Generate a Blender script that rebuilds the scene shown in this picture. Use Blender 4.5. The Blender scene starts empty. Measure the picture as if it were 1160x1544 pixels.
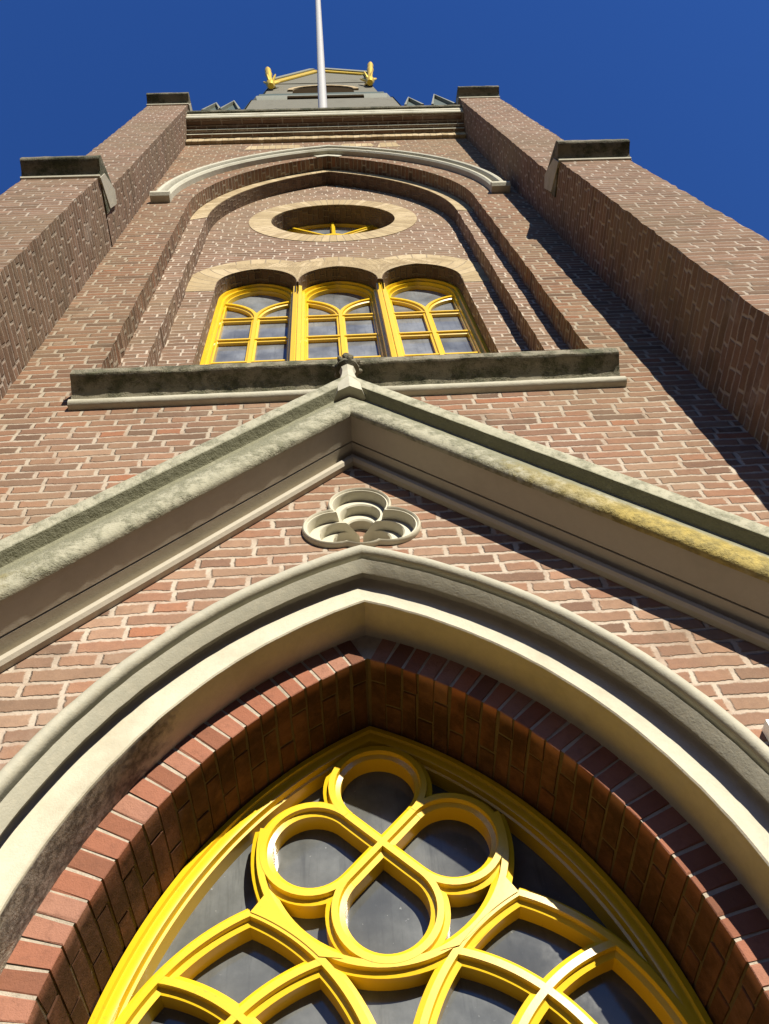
import bpy, math, random
from mathutils import Vector, Matrix
from mathutils.geometry import tessellate_polygon
random.seed(7)
PI = math.pi
scene = bpy.context.scene
COL = scene.collection

# ------------------------------------------------------------------ camera
cam_d = bpy.data.cameras.new('camera')
cam = bpy.data.objects.new('camera', cam_d); COL.objects.link(cam)
F, CX, CY = 1250.0, 580.0, 772.0
uz = Vector((467 - CX, -38 - CY, F)).normalized()
ux = Vector((22000.0, -1115.0, F)); ux = (ux - uz * ux.dot(uz)).normalized()
uy = uz.cross(ux)
Rm = Matrix((ux, uy, uz))                       # camera (x right, y down, z forward) -> world
right, down, fwd = Rm.col[0].copy(), Rm.col[1].copy(), Rm.col[2].copy()
M4 = Matrix.Identity(4)
for i in range(3):
    M4[i][0] = right[i]; M4[i][1] = -down[i]; M4[i][2] = -fwd[i]
M4.translation = Vector((-0.09, -2.0, 1.6))
cam.matrix_world = M4
cam_d.sensor_fit = 'AUTO'; cam_d.sensor_width = 36.0
cam_d.lens = F / 1544.0 * 36.0
cam_d.clip_start = 0.05; cam_d.clip_end = 3000.0
scene.camera = cam

# ------------------------------------------------------------------ sky and sun
SUN = Vector((0.41, -1.0, 0.55)).normalized()   # from the wall towards the sun
world = bpy.data.worlds.new('World'); scene.world = world
world.use_nodes = True
wn = world.node_tree.nodes; wl = world.node_tree.links
bg = wn['Background']
sky = wn.new('ShaderNodeTexSky'); sky.sky_type = 'NISHITA'
sky.sun_disc = False
sky.sun_elevation = math.asin(SUN.z)
sky.sun_rotation = math.atan2(SUN.x, SUN.y)
sky.air_density = 1.4; sky.dust_density = 0.0; sky.ozone_density = 6.0
bg.inputs['Strength'].default_value = 0.090
hs = wn.new('ShaderNodeHueSaturation'); hs.inputs['Saturation'].default_value = 1.20; hs.inputs['Hue'].default_value = 0.520
wl.new(sky.outputs[0], hs.inputs['Color']); wl.new(hs.outputs[0], bg.inputs['Color'])
sun_d = bpy.data.lights.new('sun', 'SUN'); sun = bpy.data.objects.new('sun', sun_d); COL.objects.link(sun)
sun_d.energy = 4.8; sun_d.angle = math.radians(0.5); sun_d.color = (1.0, 0.93, 0.80)
sun.rotation_mode = 'QUATERNION'
sun.rotation_quaternion = SUN.to_track_quat('Z', 'Y')
sun.location = (6, -15, 9)
scene.view_settings.view_transform = 'Standard'
scene.view_settings.look = 'None'
scene.view_settings.exposure = 0.6
scene.view_settings.gamma = 1.0
scene.cycles.diffuse_bounces = 1

# ------------------------------------------------------------------ node helpers
class NT:
    def __init__(s, name):
        s.m = bpy.data.materials.new(name); s.m.use_nodes = True
        s.t = s.m.node_tree; s.n = s.t.nodes; s.l = s.t.links
        s.b = s.n['Principled BSDF']
    def put(s, sock, v):
        if hasattr(v, 'is_linked') or isinstance(v, bpy.types.NodeSocket): s.l.new(v, sock)
        else: sock.default_value = v
    def math(s, op, a, b=0.0, c=0.0, clamp=False):
        n = s.n.new('ShaderNodeMath'); n.operation = op; n.use_clamp = clamp
        s.put(n.inputs[0], a); s.put(n.inputs[1], b); s.put(n.inputs[2], c)
        return n.outputs[0]
    def noise(s, vec, scale, detail=3.0, rough=0.55):
        n = s.n.new('ShaderNodeTexNoise'); n.inputs['Scale'].default_value = scale
        n.inputs['Detail'].default_value = detail; n.inputs['Roughness'].default_value = rough
        s.l.new(vec, n.inputs['Vector']); return n.outputs['Fac']
    def noisec(s, vec, scale, detail=2.0):
        n = s.n.new('ShaderNodeTexNoise'); n.inputs['Scale'].default_value = scale
        n.inputs['Detail'].default_value = detail
        s.l.new(vec, n.inputs['Vector']); return n.outputs['Color']
    def white(s, vec):
        n = s.n.new('ShaderNodeTexWhiteNoise'); n.noise_dimensions = '3D'
        s.l.new(vec, n.inputs['Vector']); return n.outputs['Value'], n.outputs['Color']
    def sep(s, v):
        n = s.n.new('ShaderNodeSeparateXYZ'); s.l.new(v, n.inputs[0]); return n.outputs
    def comb(s, x, y, z=0.0):
        n = s.n.new('ShaderNodeCombineXYZ')
        for i, v in enumerate((x, y, z)): s.put(n.inputs[i], v)
        return n.outputs[0]
    def ramp(s, fac, stops, interp='LINEAR'):
        n = s.n.new('ShaderNodeValToRGB'); n.color_ramp.interpolation = interp
        e = n.color_ramp.elements
        while len(e) < len(stops): e.new(0.5)
        for i, (p, c) in enumerate(stops):
            e[i].position = p; e[i].color = (c[0], c[1], c[2], 1)
        s.put(n.inputs[0], fac); return n.outputs[0]
    def mix(s, fac, a, b, mode='MIX'):
        n = s.n.new('ShaderNodeMix'); n.data_type = 'RGBA'; n.blend_type = mode
        s.put(n.inputs[0], fac)
        for k, v in ((6, a), (7, b)):
            if isinstance(v, (tuple, list)): n.inputs[k].default_value = (v[0], v[1], v[2], 1)
            else: s.l.new(v, n.inputs[k])
        return n.outputs[2]
    def rng(s, v, a, b, c=0.0, d=1.0):
        n = s.n.new('ShaderNodeMapRange'); n.interpolation_type = 'SMOOTHSTEP'
        s.put(n.inputs[0], v); s.put(n.inputs[1], a); s.put(n.inputs[2], b)
        s.put(n.inputs[3], c); s.put(n.inputs[4], d); return n.outputs[0]
    def obj(s):
        return s.n.new('ShaderNodeTexCoord').outputs['Object']
    def uv(s):
        return s.n.new('ShaderNodeTexCoord').outputs['UV']
    def bump(s, h, dist, strength=1.0, normal=None):
        n = s.n.new('ShaderNodeBump'); n.inputs['Distance'].default_value = dist
        n.inputs['Strength'].default_value = strength
        s.l.new(h, n.inputs['Height'])
        if normal is not None: s.l.new(normal, n.inputs['Normal'])
        s.l.new(n.outputs[0], s.b.inputs['Normal']); return n.outputs[0]
    def base(s, c, rough=0.8, spec=0.3):
        s.put(s.b.inputs['Base Color'], c if not isinstance(c, tuple) else (c[0], c[1], c[2], 1))
        s.put(s.b.inputs['Roughness'], rough)
        s.b.inputs['Specular IOR Level'].default_value = spec

def brick_mat(name, pal, mortar, ch=0.0665, bw=0.290, joint=0.0105, weather=(0.30, 0.22, 0.13), wamt=0.35, stain=0.3, rise=None):
    """English bond: a row of stretchers, a row of headers; palette per brick, rough faces, recessed joints (UV in metres)"""
    t = NT(name); uv = t.uv(); ob = t.obj()
    wob = t.noisec(uv, 9.0, 3.0); w = t.sep(wob)
    wob2 = t.noisec(uv, 55.0, 2.0); w2 = t.sep(wob2)
    u0 = t.sep(uv)[0]; v0 = t.sep(uv)[1]
    u = t.math('ADD', u0, t.math('ADD', t.math('MULTIPLY', t.math('SUBTRACT', w[0], 0.5), 0.026), t.math('MULTIPLY', t.math('SUBTRACT', w2[0], 0.5), 0.012)))
    v = t.math('ADD', v0, t.math('ADD', t.math('MULTIPLY', t.math('SUBTRACT', w[1], 0.5), 0.022), t.math('MULTIPLY', t.math('SUBTRACT', w2[1], 0.5), 0.012)))
    vv = t.math('DIVIDE', v, ch)
    row = t.math('FLOOR', vv); fv = t.math('FRACT', vv)
    odd = t.math('FLOORED_MODULO', row, 2.0)
    half = t.math('FLOORED_MODULO', t.math('FLOOR', t.math('DIVIDE', row, 2.0)), 2.0)
    rown, _ = t.white(t.comb(row, 3.7, 1.3))
    bwid = t.math('MULTIPLY', bw, t.math('SUBTRACT', 1.0, t.math('MULTIPLY', odd, 0.5)))
    off = t.math('ADD', t.math('MULTIPLY', odd, 0.5), t.math('ADD', t.math('MULTIPLY', half, 0.5), t.math('MULTIPLY', rown, 0.12)))
    uu = t.math('ADD', t.math('DIVIDE', u, bwid), off)
    colm = t.math('FLOOR', uu); fu = t.math('FRACT', uu)
    du = t.math('MULTIPLY', t.math('MINIMUM', fu, t.math('SUBTRACT', 1.0, fu)), bwid)
    dv = t.math('MULTIPLY', t.math('MINIMUM', fv, t.math('SUBTRACT', 1.0, fv)), ch)
    d = t.math('MINIMUM', t.math('MULTIPLY', du, 0.70), dv); bed = t.math('GREATER_THAN', t.math('MULTIPLY', du, 0.70), dv)
    _, rnd = t.white(t.comb(colm, row, 0.5)); r = t.sep(rnd)
    jw = t.math('MULTIPLY', joint * 0.5, t.math('ADD', 0.40, t.math('MULTIPLY', t.noise(uv, 10.0, 4.0, 0.7), 1.0)))
    face = t.rng(d, t.math('SUBTRACT', jw, 0.001), t.math('ADD', jw, 0.0055))
    n1 = t.noise(uv, 28.0, 5.0, 0.7); n2 = t.noise(uv, 160.0, 4.0, 0.7); big = t.noise(ob, 0.9, 4.0, 0.6)
    c = t.ramp(r[0], pal, 'LINEAR')
    c = t.mix(t.rng(n1, 0.35, 0.75, 0.0, 0.55), c, t.mix(0.5, c, (0.09, 0.055, 0.045)))
    c = t.mix(t.math('MULTIPLY', t.rng(n2, 0.52, 0.8), 0.45), c, (0.46, 0.34, 0.26))
    c = t.mix(t.math('MULTIPLY', r[1], 0.30), c, t.mix(0.5, c, (0.13, 0.08, 0.065)))
    mc = t.mix(t.noise(uv, 45.0, 3.0), mortar, tuple(x * 0.62 for x in mortar))
    mc = t.mix(t.math('MULTIPLY', t.math('ADD', t.math('MULTIPLY', bed, 0.16), t.rng(t.noise(uv, 5.0, 4.0, 0.7), 0.42, 0.68, 0.0, 0.65)), 1.0, clamp=True), mc, t.mix(0.80, mc, c))
    smear = t.math('MULTIPLY', t.rng(t.noise(uv, 11.0, 5.0, 0.75), 0.58, 0.74), 0.5)
    c = t.mix(t.math('MULTIPLY', smear, t.rng(d, jw, t.math('ADD', jw, 0.014), 1.0, 0.15)), c, mortar)
    c = t.mix(face, mc, c)
    c = t.mix(t.math('MULTIPLY', t.rng(t.noise(ob, 1.25, 6.0, 0.72), 0.56, 0.72), 0.38), c, (0.47, 0.39, 0.31))
    c = t.mix(t.math('MULTIPLY', t.rng(big, 0.40, 0.72), wamt), c, weather)
    c = t.mix(t.math('MULTIPLY', t.rng(t.noise(ob, 2.3, 5.0, 0.7), 0.52, 0.75), stain), c, t.mix(0.6, c, (0.07, 0.055, 0.035)))
    if rise:
        zz = t.sep(ob)[2]
        c = t.mix(t.math('MULTIPLY', t.rng(t.math('ADD', zz, t.math('MULTIPLY', t.noise(ob, 0.7, 4.0), 3.0)), rise[0], rise[1]), rise[2]), c, t.mix(1.0, c, rise[3], 'MULTIPLY'))
    t.base(c, 0.92, 0.12)
    hgt = t.math('ADD', t.math('MULTIPLY', face, t.math('ADD', 0.8, t.math('MULTIPLY', r[2], 0.45))), t.math('ADD', t.math('MULTIPLY', n1, 0.40), t.math('MULTIPLY', n2, 0.18)))
    t.bump(hgt, 0.0065, 1.0)
    return t.m

PAL_PINK = [(0.0, (0.19, 0.12, 0.09)), (0.15, (0.29, 0.17, 0.125)), (0.4, (0.355, 0.205, 0.145)), (0.62, (0.39, 0.205, 0.14)), (0.8, (0.34, 0.215, 0.155)), (0.92, (0.45, 0.29, 0.215)), (1.0, (0.43, 0.175, 0.10))]
PAL_BROWN = [(0.0, (0.19, 0.125, 0.09)), (0.3, (0.26, 0.16, 0.115)), (0.6, (0.30, 0.185, 0.135)), (0.85, (0.29, 0.195, 0.145)), (1.0, (0.36, 0.22, 0.165))]
PAL_PINK = [(p, (c[0] * 0.95, c[1] * 0.93, c[2] * 0.84)) for p, c in PAL_PINK]
PAL_BROWN = [(p, (c[0] * 0.80, c[1] * 0.78, c[2] * 0.68)) for p, c in PAL_BROWN]
M = {}
M['brick'] = brick_mat('weathered_pink_brick', PAL_PINK, (0.68, 0.58, 0.46), wamt=0.40, joint=0.0125, weather=(0.33, 0.255, 0.165), stain=0.5, rise=(5.0, 8.5, 0.9, (0.64, 0.63, 0.57)))
M['brick_high'] = brick_mat('weathered_brown_brick', PAL_BROWN, (0.64, 0.54, 0.42), wamt=0.45, joint=0.0095)
M['brick_soffit'] = brick_mat('shaded_soffit_brick', [(0.0, (0.10, 0.065, 0.045)), (0.5, (0.15, 0.095, 0.06)), (1.0, (0.19, 0.125, 0.08))], (0.24, 0.18, 0.12), bw=0.14, joint=0.008)  # soffit shade put into the colour: darker brown than the wall brick
M['brick_butt'] = brick_mat('buttress_brick', [(p, tuple(x * 0.95 for x in c)) for p, c in PAL_BROWN], (0.50, 0.42, 0.33), weather=(0.19, 0.145, 0.09), wamt=0.6, stain=0.7, joint=0.0095)

def stone_mat(name, base, var=0.25, rough=0.8, moss=None, lichen=None, peel=None, grime=0.25, bumpd=0.003, spec=0.25):
    t = NT(name); ob = t.obj()
    n1 = t.noise(ob, 3.0, 5.0, 0.6); n2 = t.noise(ob, 30.0, 5.0, 0.65); n3 = t.noise(ob, 140.0, 3.0, 0.6)
    c = t.mix(t.math('MULTIPLY', t.rng(n2, 0.3, 0.75), var), base, tuple(x * 0.62 for x in base))
    c = t.mix(t.math('MULTIPLY', t.rng(n1, 0.5, 0.75), grime), c, tuple(x * y for x, y in zip(base, (0.45, 0.43, 0.36))))
    h = t.math('ADD', t.math('MULTIPLY', n1, 1.5), t.math('ADD', t.math('MULTIPLY', n2, 0.6), t.math('MULTIPLY', n3, 0.4)))
    if moss:
        col, lo, hi, sc = moss
        mm = t.rng(t.math('ADD', t.noise(ob, sc, 6.0, 0.7), t.math('MULTIPLY', t.math('SUBTRACT', n3, 0.5), 0.25)), lo, hi)
        c = t.mix(mm, c, t.mix(t.rng(n2, 0.3, 0.7), col, tuple(x * 0.45 for x in col)))
        h = t.math('ADD', h, t.math('MULTIPLY', mm, t.math('MULTIPLY', n2, 1.2)))
    if lichen:
        col, lo, hi, sc, xm = lichen
        x = t.sep(ob)[0]
        f = t.rng(t.math('ADD', t.noise(ob, sc, 5.0, 0.7), t.math('MULTIPLY', t.rng(t.math('ABSOLUTE', x), xm, xm + 0.7), 0.20)), lo, hi)
        c = t.mix(t.math('MULTIPLY', f, 0.85), c, t.mix(n2, col, tuple(k * 0.5 for k in col)))
    if peel:
        px, pz, rr, col = peel
        s3 = t.sep(ob)
        og = t.math('MULTIPLY', t.rng(s3[1], 0.02, -0.01), t.rng(n2, 0.2, 0.6, 0.45, 0.8))
        c = t.mix(og, c, (0.40, 0.385, 0.295))
        dd = t.math('SQRT', t.math('ADD', t.math('POWER', t.math('DIVIDE', t.math('SUBTRACT', s3[0], px), rr), 2.0), t.math('POWER', t.math('DIVIDE', t.math('SUBTRACT', s3[2], pz), rr * 1.35), 2.0)))
        yk = t.rng(s3[1], 0.058, 0.07)
        pm = t.math('MULTIPLY', yk, t.rng(t.math('ADD', dd, t.math('MULTIPLY', t.math('SUBTRACT', t.noise(ob, 9.0, 5.0, 0.7), 0.5), 1.3)), 1.1, 0.65))
        c = t.mix(pm, c, t.mix(t.rng(n2, 0.35, 0.65), col, tuple(k * 0.30 for k in col)))
        h = t.math('ADD', h, t.math('MULTIPLY', pm, t.math('MULTIPLY', t.noise(ob, 38.0, 5.0, 0.8), 4.0)))
    t.base(c, rough, spec)
    t.bump(h, bumpd, 1.0)
    return t.m
M['plaster'] = stone_mat('cream_painted_plaster', (0.60, 0.55, 0.41), var=0.25, rough=0.65, grime=0.35, bumpd=0.0025, peel=(-0.86, 3.16, 0.36, (0.34, 0.30, 0.25)))
M['stone_trim'] = stone_mat('cream_trim_stone', (0.52, 0.49, 0.375), var=0.3, rough=0.75, grime=0.45)
M['trefoil'] = stone_mat('painted_trefoil_stone', (0.62, 0.58, 0.44), var=0.12, rough=0.65, grime=0.12, bumpd=0.0015)
def gable_mat():
    """grey-cream coping stone: moss in the hollow, yellow lichen on the roll towards the feet"""
    t = NT('mossy_gable_stone'); ob = t.obj(); p = t.sep(ob)
    ax = t.math('ABSOLUTE', p[0])
    tt = t.math('DIVIDE', t.math('SUBTRACT', p[2], t.math('SUBTRACT', 5.13, t.math('MULTIPLY', ax, 1.035))), 1.439)
    n1 = t.noise(ob, 4.0, 5.0, 0.65); n2 = t.noise(ob, 22.0, 5.0, 0.7); n3 = t.noise(ob, 120.0, 3.0, 0.6)
    c = t.mix(t.math('MULTIPLY', t.rng(n2, 0.35, 0.7), 0.6), (0.42, 0.40, 0.29), (0.24, 0.235, 0.165))
    hollow = t.math('MULTIPLY', t.rng(tt, 0.05, 0.24), t.rng(tt, 0.275, 0.26))
    mm = t.rng(t.math('ADD', t.math('ADD', t.math('MULTIPLY', n1, 0.5), t.math('MULTIPLY', n2, 0.5)), t.math('MULTIPLY', hollow, 0.22)), 0.46, 0.68)
    c = t.mix(t.math('MULTIPLY', mm, 0.75), c, t.mix(n3, (0.24, 0.235, 0.15), (0.12, 0.12, 0.075)))
    roll = t.math('MULTIPLY', t.rng(tt, 0.02, 0.06), t.rng(tt, 0.25, 0.10))
    side = t.math('ADD', t.rng(p[0], 0.10, 1.2), t.rng(p[0], -0.95, -1.6))
    lf = t.rng(t.math('ADD', t.math('MULTIPLY', t.math('ADD', t.math('ADD', n1, n2), t.math('MULTIPLY', t.math('SUBTRACT', t.noise(ob, 1.7, 3.0), 0.5), 0.5)), 0.35), t.math('MULTIPLY', t.math('MULTIPLY', roll, side), 0.40)), 0.50, 0.72)
    c = t.mix(t.math('MULTIPLY', lf, 0.78), c, t.mix(t.rng(n2, 0.3, 0.7), (0.52, 0.38, 0.07), (0.28, 0.22, 0.07)))
    t.base(c, 0.9, 0.15)
    t.bump(t.math('ADD', t.math('MULTIPLY', n2, t.math('ADD', 0.5, mm)), t.math('MULTIPLY', n3, 0.4)), 0.006, 1.0)
    return t.m
M['gable'] = gable_mat()
M['gable_soffit'] = stone_mat('painted_soffit_stone', (0.50, 0.45, 0.35), var=0.15, grime=0.25, bumpd=0.0015)
M['sill'] = stone_mat('dark_mossy_sill_stone', (0.25, 0.225, 0.155), var=0.45, moss=((0.12, 0.12, 0.065), 0.42, 0.64, 6.0), grime=0.5, bumpd=0.006)
M['cap'] = stone_mat('dark_weathered_capstone', (0.19, 0.17, 0.115), var=0.4, moss=((0.09, 0.095, 0.05), 0.42, 0.62, 5.0), grime=0.5, bumpd=0.006)
M['cap_side'] = stone_mat('grey_coping_stone', (0.44, 0.41, 0.32), var=0.3, grime=0.4)
M['pole'] = stone_mat('white_pole_paint', (0.50, 0.48, 0.43), var=0.05, rough=0.4, grime=0.1, bumpd=0.0005, spec=0.5)
M['lantern'] = stone_mat('grey_lantern_boarding', (0.165, 0.155, 0.115), var=0.3, grime=0.4, bumpd=0.004)
M['copper'] = stone_mat('green_copper_cladding', (0.075, 0.10, 0.08), var=0.5, grime=0.5, rough=0.6)
M['louvre'] = stone_mat('dark_brown_louvre', (0.035, 0.025, 0.015), var=0.3, rough=1.0, spec=0.0)
M['white'] = stone_mat('white_enamel', (0.85, 0.85, 0.83), var=0.03, rough=0.35, grime=0.03, bumpd=0.0003, spec=0.5)
M['wood'] = stone_mat('brown_door_paint', (0.10, 0.05, 0.03), var=0.3, rough=0.5)
M['zinc'] = stone_mat('grey_zinc', (0.22, 0.225, 0.175), var=0.3, rough=0.6)

def tan_mat(name='tan_rubbed_brick'):
    t = NT(name); uv = t.uv(); ob = t.obj(); s = t.sep(uv)
    k = t.math('DIVIDE', s[0], 0.085); f = t.math('FRACT', k)
    d = t.math('MULTIPLY', t.math('MINIMUM', f, t.math('SUBTRACT', 1.0, f)), 0.085)
    _, rc = t.white(t.comb(t.math('FLOOR', k), 1.0, 2.0)); r = t.sep(rc)
    n1 = t.noise(ob, 9.0, 5.0, 0.65); n2 = t.noise(ob, 60.0, 4.0, 0.6)
    c = t.ramp(r[0], [(0.0, (0.36, 0.27, 0.15)), (0.5, (0.45, 0.35, 0.20)), (1.0, (0.52, 0.41, 0.25))])
    c = t.mix(t.math('MULTIPLY', t.rng(n1, 0.45, 0.7), 0.45), c, (0.24, 0.165, 0.095))
    face = t.rng(d, 0.002, 0.005)
    c = t.mix(face, (0.34, 0.27, 0.18), c)
    t.base(c, 0.9, 0.15)
    t.bump(t.math('ADD', face, t.math('MULTIPLY', n2, 0.6)), 0.004, 1.0)
    return t.m
M['tan'] = tan_mat()

def ring_brick_mat(name='red_arch_brick'):
    t = NT(name); ob = t.obj()
    g = t.n.new('ShaderNodeNewGeometry'); rnd = g.outputs['Random Per Island']
    n1 = t.noise(ob, 26.0, 5.0, 0.7); n2 = t.noise(ob, 150.0, 4.0, 0.7)
    c = t.ramp(rnd, [(0.0, (0.20, 0.09, 0.055)), (0.3, (0.32, 0.13, 0.078)), (0.6, (0.37, 0.16, 0.10)), (0.85, (0.37, 0.19, 0.13)), (1.0, (0.42, 0.155, 0.08))])
    c = t.mix(t.math('MULTIPLY', t.rng(t.sep(ob)[1], 0.24, 0.29), t.rng(t.noise(ob, 4.0, 5.0, 0.7), 0.30, 0.62, 0.55, 0.95)), c, (0.045, 0.022, 0.010))  # bricks behind the front face darkened in patches: reveal shade put into the colour
    c = t.mix(t.rng(n1, 0.45, 0.8, 0.0, 0.5), c, (0.16, 0.075, 0.05))
    c = t.mix(t.math('MULTIPLY', t.rng(n2, 0.6, 0.8), 0.3), c, (0.5, 0.3, 0.2))
    t.base(c, 0.9, 0.15)
    t.bump(t.math('ADD', t.math('MULTIPLY', n1, 0.6), t.math('MULTIPLY', n2, 0.4)), 0.006, 1.0)
    return t.m
M['ring_brick'] = ring_brick_mat()
M['mortar_dark'] = stone_mat('dark_soffit_mortar', (0.13, 0.095, 0.06), var=0.5, grime=0.5, bumpd=0.008)  # darker than the front mortar, used inside the arch
M['mortar'] = stone_mat('sandy_mortar', (0.50, 0.43, 0.335), var=0.55, grime=0.4, bumpd=0.008)

def paint_mat():
    t = NT('glossy_yellow_paint'); ob = t.obj()
    n1 = t.noise(ob, 5.0, 4.0); n2 = t.noise(ob, 70.0, 3.0); n3 = t.noise(ob, 24.0, 5.0, 0.75)
    c = t.mix(t.math('MULTIPLY', t.rng(n1, 0.4, 0.7), 0.25), (0.86, 0.55, 0.016), (0.76, 0.44, 0.012))
    c = t.mix(t.math('MULTIPLY', t.rng(n3, 0.62, 0.74), 0.5), c, (0.40, 0.25, 0.04))
    t.base(c, 0.30, 0.5)
    t.b.inputs['Coat Weight'].default_value = 0.5; t.b.inputs['Coat Roughness'].default_value = 0.12
    t.bump(t.math('ADD', t.math('MULTIPLY', n2, 0.15), n1), 0.0008, 0.6)
    return t.m
M['yellow'] = paint_mat()

def glass_mat(name, dust, tint=(0.012, 0.014, 0.018)):
    t = NT(name); ob = t.obj()
    n1 = t.noise(ob, 5.0, 6.0, 0.65); n2 = t.noise(ob, 60.0, 4.0, 0.6); n3 = t.noise(ob, 2.2, 2.0)
    c = t.mix(t.rng(n1, 0.3, 0.75), tuple(x * 0.6 for x in dust), dust)
    c = t.mix(t.rng(n2, 0.68, 0.78), c, tuple(min(1, x * 2.0) for x in dust))
    p = t.sep(ob); st = t.noise(t.comb(t.math('MULTIPLY', p[0], 30.0), 0.0, t.math('MULTIPLY', p[2], 2.5)), 1.0, 4.0, 0.7)
    c = t.mix(t.rng(st, 0.50, 0.72, 0.0, 0.55), c, tuple(x * 0.45 for x in dust))
    c = t.mix(t.rng(n3, 0.4, 0.65, 0.0, 0.45), c, tint)
    t.base(c, t.rng(n1, 0.3, 0.8, 0.06, 0.16), 0.5)
    t.b.inputs['IOR'].default_value = 1.5
    t.bump(n3, 0.004, 0.6)
    return t.m
M['glass'] = glass_mat('dusty_window_glass', (0.18, 0.187, 0.18))
M['glass_high'] = glass_mat('dark_window_glass', (0.27, 0.285, 0.295))

def gold_mat():
    t = NT('gilded_metal'); n = t.noise(t.obj(), 12.0, 4.0)
    t.base(t.mix(n, (0.92, 0.66, 0.07), (0.75, 0.48, 0.05)), 0.35, 0.5)
    t.b.inputs['Metallic'].default_value = 0.5
    return t.m
M['gold'] = gold_mat()

def paving_mat():
    t = NT('clinker_paving'); ob = t.obj()
    b = t.n.new('ShaderNodeTexBrick'); t.l.new(ob, b.inputs['Vector'])
    b.inputs['Scale'].default_value = 1.0; b.inputs['Brick Width'].default_value = 0.21; b.inputs['Row Height'].default_value = 0.07
    b.inputs['Mortar Size'].default_value = 0.004
    b.inputs['Color1'].default_value = (0.075, 0.05, 0.04, 1); b.inputs['Color2'].default_value = (0.10, 0.065, 0.05, 1); b.inputs['Mortar'].default_value = (0.05, 0.045, 0.04, 1)
    n = t.noise(ob, 2.0, 4.0)
    t.base(t.mix(t.math('MULTIPLY', n, 0.5), b.outputs[0], (0.06, 0.05, 0.04)), 0.9, 0.2)
    return t.m
M['paving'] = paving_mat()

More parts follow.
